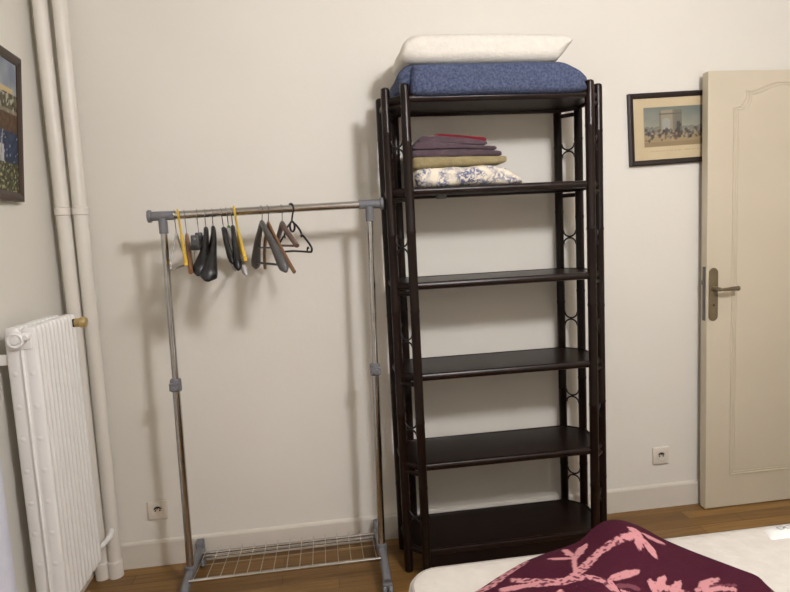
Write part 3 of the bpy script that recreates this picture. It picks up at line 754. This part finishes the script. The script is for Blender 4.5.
# raised white label patch sewn on the top, grey stitched loops
lb=MB(); vs=[];fs=[];nx,ny=24,12
for j in range(ny+1):
    for i in range(nx+1):
        u,v=i/nx,j/ny; b=(sin(pi*u)*sin(pi*v))**.5
        vs.append((1.180+.17*u+.02*v,-1.168+.060*v,MZ1-.003+.017*b))
for j in range(ny):
    for i in range(nx): a=j*(nx+1)+i; fs.append((a,a+1,a+nx+2,a+nx+1))
lab=lb.add(vs,fs).build('label_patch',M['label'],mt); tag(lab,'small raised white label with grey stitched loops')
sq=MB()
for k in range(3):
    cx_=1.240+.022*k
    sq.sweep([(cx_+.010*cos(2*pi*i/14)+.002*(i%3-1),-1.135+.007*sin(2*pi*i/14),MZ1+.0140) for i in range(14)],.0010,6,closed=True,nref=(0,0,1))
sq.build('stitching',M['label_thread'],lab)
bf=thing('bed_base','low upholstered bed base under the mattress','bed base',((MX0+MX1)/2,(MY0+MY1)/2,0))
MB().rbox(MX0+.03,MX1-.03,MY0+.03,MY1-.03,.12,MZ0-.001,.012).build('base_box',M['bed_wood'],bf)
for x in (MX0+.12,MX1-.12):
    for y in (MY0+.12,MY1-.12): MB().lathe([(0,0),(.022,0),(.028,.123),(0,.123)],(x,y,0),'z',16).build('leg',M['black_plastic'],bf)

# burgundy blanket thrown over the mattress
OUT=[(.200,-1.345),(.330,-1.255),(.430,-1.190),(.534,-1.140),(.640,-1.112),(.700,-1.085),(.745,-1.075),(.800,-1.088),(.860,-1.116),(.930,-1.225),(.985,-1.310),(1.006,-1.352),(1.000,-1.400),(.985,-1.60),(.97,-1.78),(.60,-1.86),(.28,-1.80),(.20,-1.60)]
outl=[(p.x,p.y) for p in curve([(x,y,0) for x,y in OUT],6,closed=True)]
STROKES=[('stem', [(0.4143, -1.2759), (0.471, -1.3066), (0.5273, -1.3269), (0.5634, -1.3019), (0.6058, -1.266), (0.6486, -1.2325), (0.6868, -1.2215), (0.7442, -1.2167)], 0.0109), ('stem', [(0.3806, -1.3105), (0.443, -1.3149), (0.5106, -1.3312), (0.5756, -1.3193), (0.6068, -1.3376), (0.6172, -1.3657), (0.6206, -1.3871)], 0.0101), ('plain', [(0.5569, -1.3053), (0.578, -1.2559), (0.5923, -1.2203)], 0.0059), ('leaf', [(0.5333, -1.2008), (0.561, -1.2119), (0.591, -1.2233)], 0.0084), ('leaf', [(0.5875, -1.1624), (0.5901, -1.1948), (0.5923, -1.2203)], 0.0084), ('leaf', [(0.5981, -1.223), (0.6236, -1.1935), (0.6454, -1.1801)], 0.0109), ('leaf', [(0.6257, -1.3396), (0.6688, -1.325), (0.7148, -1.316)], 0.0109), ('leaf', [(0.6257, -1.3396), (0.6218, -1.3663), (0.6254, -1.3872)], 0.0084), ('dim', [(0.6333, -1.3631), (0.6582, -1.3627), (0.675, -1.3726)], 0.0076), ('plain', [(0.6353, -1.3778), (0.649, -1.3883)], 0.005), ('stem', [(0.3281, -1.2887), (0.3609, -1.2782), (0.4096, -1.236), (0.4722, -1.1913)], 0.0118), ('plain', [(0.3806, -1.3105), (0.4104, -1.3096), (0.4472, -1.3169)], 0.0084), ('leaf', [(0.7611, -1.1879), (0.7694, -1.1979), (0.774, -1.224)], 0.0151), ('leaf', [(0.7236, -1.2158), (0.7425, -1.2164), (0.7768, -1.1997)], 0.0101), ('leaf', [(0.7805, -1.1982), (0.7594, -1.235), (0.7462, -1.2581)], 0.0101), ('leaf', [(0.776, -1.2204), (0.7806, -1.25), (0.7806, -1.2771)], 0.0109), ('leaf', [(0.7932, -1.2004), (0.813, -1.2095), (0.843, -1.2154)], 0.0109), ('leaf', [(0.7161, -1.388), (0.7374, -1.3651), (0.767, -1.3352)], 0.0102), ('leaf', [(0.7229, -1.3474), (0.716, -1.3675), (0.7089, -1.3875)], 0.0088), ('leaf', [(0.7543, -1.39), (0.7723, -1.3737), (0.7956, -1.3532)], 0.0095), ('leaf', [(0.8111, -1.3907), (0.8543, -1.365), (0.8936, -1.3499)], 0.0102), ('plain', [(0.8302, -1.3923), (0.8698, -1.3862), (0.899, -1.3948)], 0.0082), ('dim', [(0.835, -1.3854), (0.8729, -1.3749), (0.9143, -1.3814)], 0.0048), ('leaf', [(0.656, -1.3313), (0.6857, -1.3235), (0.7156, -1.3161)], 0.0101), ('leaf', [(0.5, -1.36), (0.47, -1.4), (0.45, -1.44)], 0.014), ('stem', [(0.72, -1.36), (0.78, -1.4), (0.82, -1.46)], 0.012)]

def dist_in(x,y):
    d=1e9
    n=len(outl)
    for i in range(n):
        ax,ay=outl[i]; bx,by=outl[(i+1)%n]; dx,dy=bx-ax,by-ay
        t=max(0,min(1,((x-ax)*dx+(y-ay)*dy)/(dx*dx+dy*dy+1e-12))); e=(x-ax-t*dx)**2+(y-ay-t*dy)**2
        if e<d: d=e
    return sqrt(d)
def hump(x,y):
    a=.058*exp(-((x-.745)/.095)**2)*exp(-((y+1.165)/.11)**2)
    b=.030*exp(-((x-.55-(y+1.3)*.3)/.22)**2)*exp(-((y+1.36)/.16)**2)
    return a+b
def bheight(x,y,d):
    r=.026; e=sqrt(max(0.,1-(1-min(d,r)/r)**2))
    return MZ1+.004+.034*e+hump(x,y)*sstep(0,.05,d)+.003*mnoise.noise(Vector((x*9,y*9,1)))*e
cxb,cyb=.62,-1.42
NA=len(outl); NR=70
vs=[];cols=[]
def seg_d(x,y,a,b):
    dx,dy=b[0]-a[0],b[1]-a[1]; t=max(0,min(1,((x-a[0])*dx+(y-a[1])*dy)/(dx*dx+dy*dy+1e-12)))
    return sqrt((x-a[0]-t*dx)**2+(y-a[1]-t*dy)**2),t
def pattern(x,y):
    bst=0.; wob=.0035*mnoise.noise(Vector((x*60,y*60,0)))
    for kind,pts,w in STROKES:
        for i in range(len(pts)-1):
            d,t=seg_d(x,y,pts[i],pts[i+1])
            tt=(i+t)/(len(pts)-1)
            ww=w*(sin(pi*min(1,max(0,.08+tt*.9)))**.7 if kind=='leaf' else 1.)
            if d+wob<ww:
                v=1.
                if kind=='stem' and mnoise.noise(Vector((x*95,y*95,4)))>.12: v=.25
                if kind=='dim': v=.35
                if kind=='leaf' and d<w*.25 and mnoise.noise(Vector((x*120,y*120,2)))>.25: v=.6
                bst=max(bst,v)
    return bst
# dense square-ish grid clipped to the outline by radial mapping (fine rings for the print)
AN=420; RN=150
import bisect
cum=[0.]
for i in range(NA): cum.append(cum[-1]+sqrt((outl[i][0]-outl[(i+1)%NA][0])**2+(outl[i][1]-outl[(i+1)%NA][1])**2))
ring=[]
for k in range(AN):
    s=cum[-1]*k/AN; i=min(NA-1,bisect.bisect_right(cum,s)-1); f=(s-cum[i])/(cum[i+1]-cum[i]+1e-12)
    a,b=outl[i],outl[(i+1)%NA]; ring.append((a[0]+(b[0]-a[0])*f,a[1]+(b[1]-a[1])*f))
PINK=(192,134,136); MAR=(66,24,38)
for j in range(RN):
    q=1-(j/RN)**1.25
    for (ox,oy) in ring:
        x=cxb+(ox-cxb)*q; y=cyb+(oy-cyb)*q
        d=dist_in(x,y) if j<30 else .2
        vs.append((x,y,bheight(x,y,d)))
        cols.append(mix(MAR,PINK,pattern(x,y)) if y>-1.48 else MAR)
vs.append((cxb,cyb,bheight(cxb,cyb,.3))); cols.append(MAR)
fs=[]
for j in range(RN-1):
    for k in range(AN): fs.append((j*AN+k,j*AN+(k+1)%AN,(j+1)*AN+(k+1)%AN,(j+1)*AN+k))
c=(RN)*AN
for k in range(AN): fs.append(((RN-1)*AN+k,(RN-1)*AN+(k+1)%AN,c))
# underside ring a few millimetres in and below
o=len(vs)
for (ox,oy) in ring: vs.append((cxb+(ox-cxb)*.985,cyb+(oy-cyb)*.985,MZ1+.0035)); cols.append(MAR)
for k in range(AN): fs.append((k,o+k,o+(k+1)%AN,(k+1)%AN))
fs.append(tuple(o+k for k in range(AN)))
M['throw']=mat_attr('burgundy_fleece_print',.95,bump=.5,bscale=260,spec=.1)
th=MB().add(vs,fs).build('throw_blanket',M['throw'],smooth=70)
ca=th.data.color_attributes.new('pattern','FLOAT_COLOR','POINT')
for i,cc in enumerate(cols): ca.data[i].color=L4(cc)
tag(th,'burgundy fleece blanket with pink branch pattern heaped on the mattress','blanket')

# ------------------------------------------------------------------ light: the room's globe lamp, out of frame
LX,LY,LZ=1.08,-2.62,2.60
lamp=thing('ceiling_lamp','round white globe lamp hanging from the ceiling','lamp',(LX,LY,CH))
lm=bpy.data.materials.new('lamp_glow'); lm.use_nodes=True; nt=lm.node_tree
for n_ in list(nt.nodes):
    if n_.type!='OUTPUT_MATERIAL': nt.nodes.remove(n_)
em=nd(nt,'ShaderNodeEmission'); em.inputs['Color'].default_value=(1.0,.985,1.025,1); em.inputs['Strength'].default_value=191.
nt.links.new(em.outputs[0],nt.nodes['Material Output'].inputs['Surface'])
gp=[(.001,-.15)]+[(.15*cos(radians(-90+180*k/14)),.15*sin(radians(-90+180*k/14))) for k in range(1,14)]+[(.001,.15)]
MB().lathe(gp,(LX,LY,LZ),'z',24).build('globe',lm,lamp)
MB().lathe([(0,0),(.05,0),(.06,-.02),(.02,-.05),(.0,-.05)],(LX,LY,CH),'z',20).build('canopy',M['chrome'],lamp)
w=bpy.data.worlds.new('World'); SC.world=w; w.use_nodes=True
w.node_tree.nodes['Background'].inputs[0].default_value=(.9,.85,.8,1); w.node_tree.nodes['Background'].inputs[1].default_value=.02

# ------------------------------------------------------------------ camera
cam=bpy.data.cameras.new('Camera'); co=bpy.data.objects.new('Camera',cam); COL.objects.link(co)
cam.sensor_width=36.; cam.lens=593./790*36.; cam.clip_start=.02
yaw,pit,rol=0.125168,-0.110477,-0.0506431
fw=Vector((sin(yaw)*cos(pit),cos(yaw)*cos(pit),sin(pit))); rt=Vector((cos(yaw),-sin(yaw),0)); up=rt.cross(fw)
r2=rt*cos(rol)+up*sin(rol); u2=-rt*sin(rol)+up*cos(rol)
mw=Matrix((( r2.x,u2.x,-fw.x,0),(r2.y,u2.y,-fw.y,-2.57210),(r2.z,u2.z,-fw.z,1.4),(0,0,0,1)))
co.matrix_world=mw
SC.camera=co
vs_=SC.view_settings; SC.display_settings.display_device='sRGB'
vs_.view_transform='Standard'; vs_.look='None'; vs_.exposure=0.; vs_.gamma=1.; vs_.use_curve_mapping=False
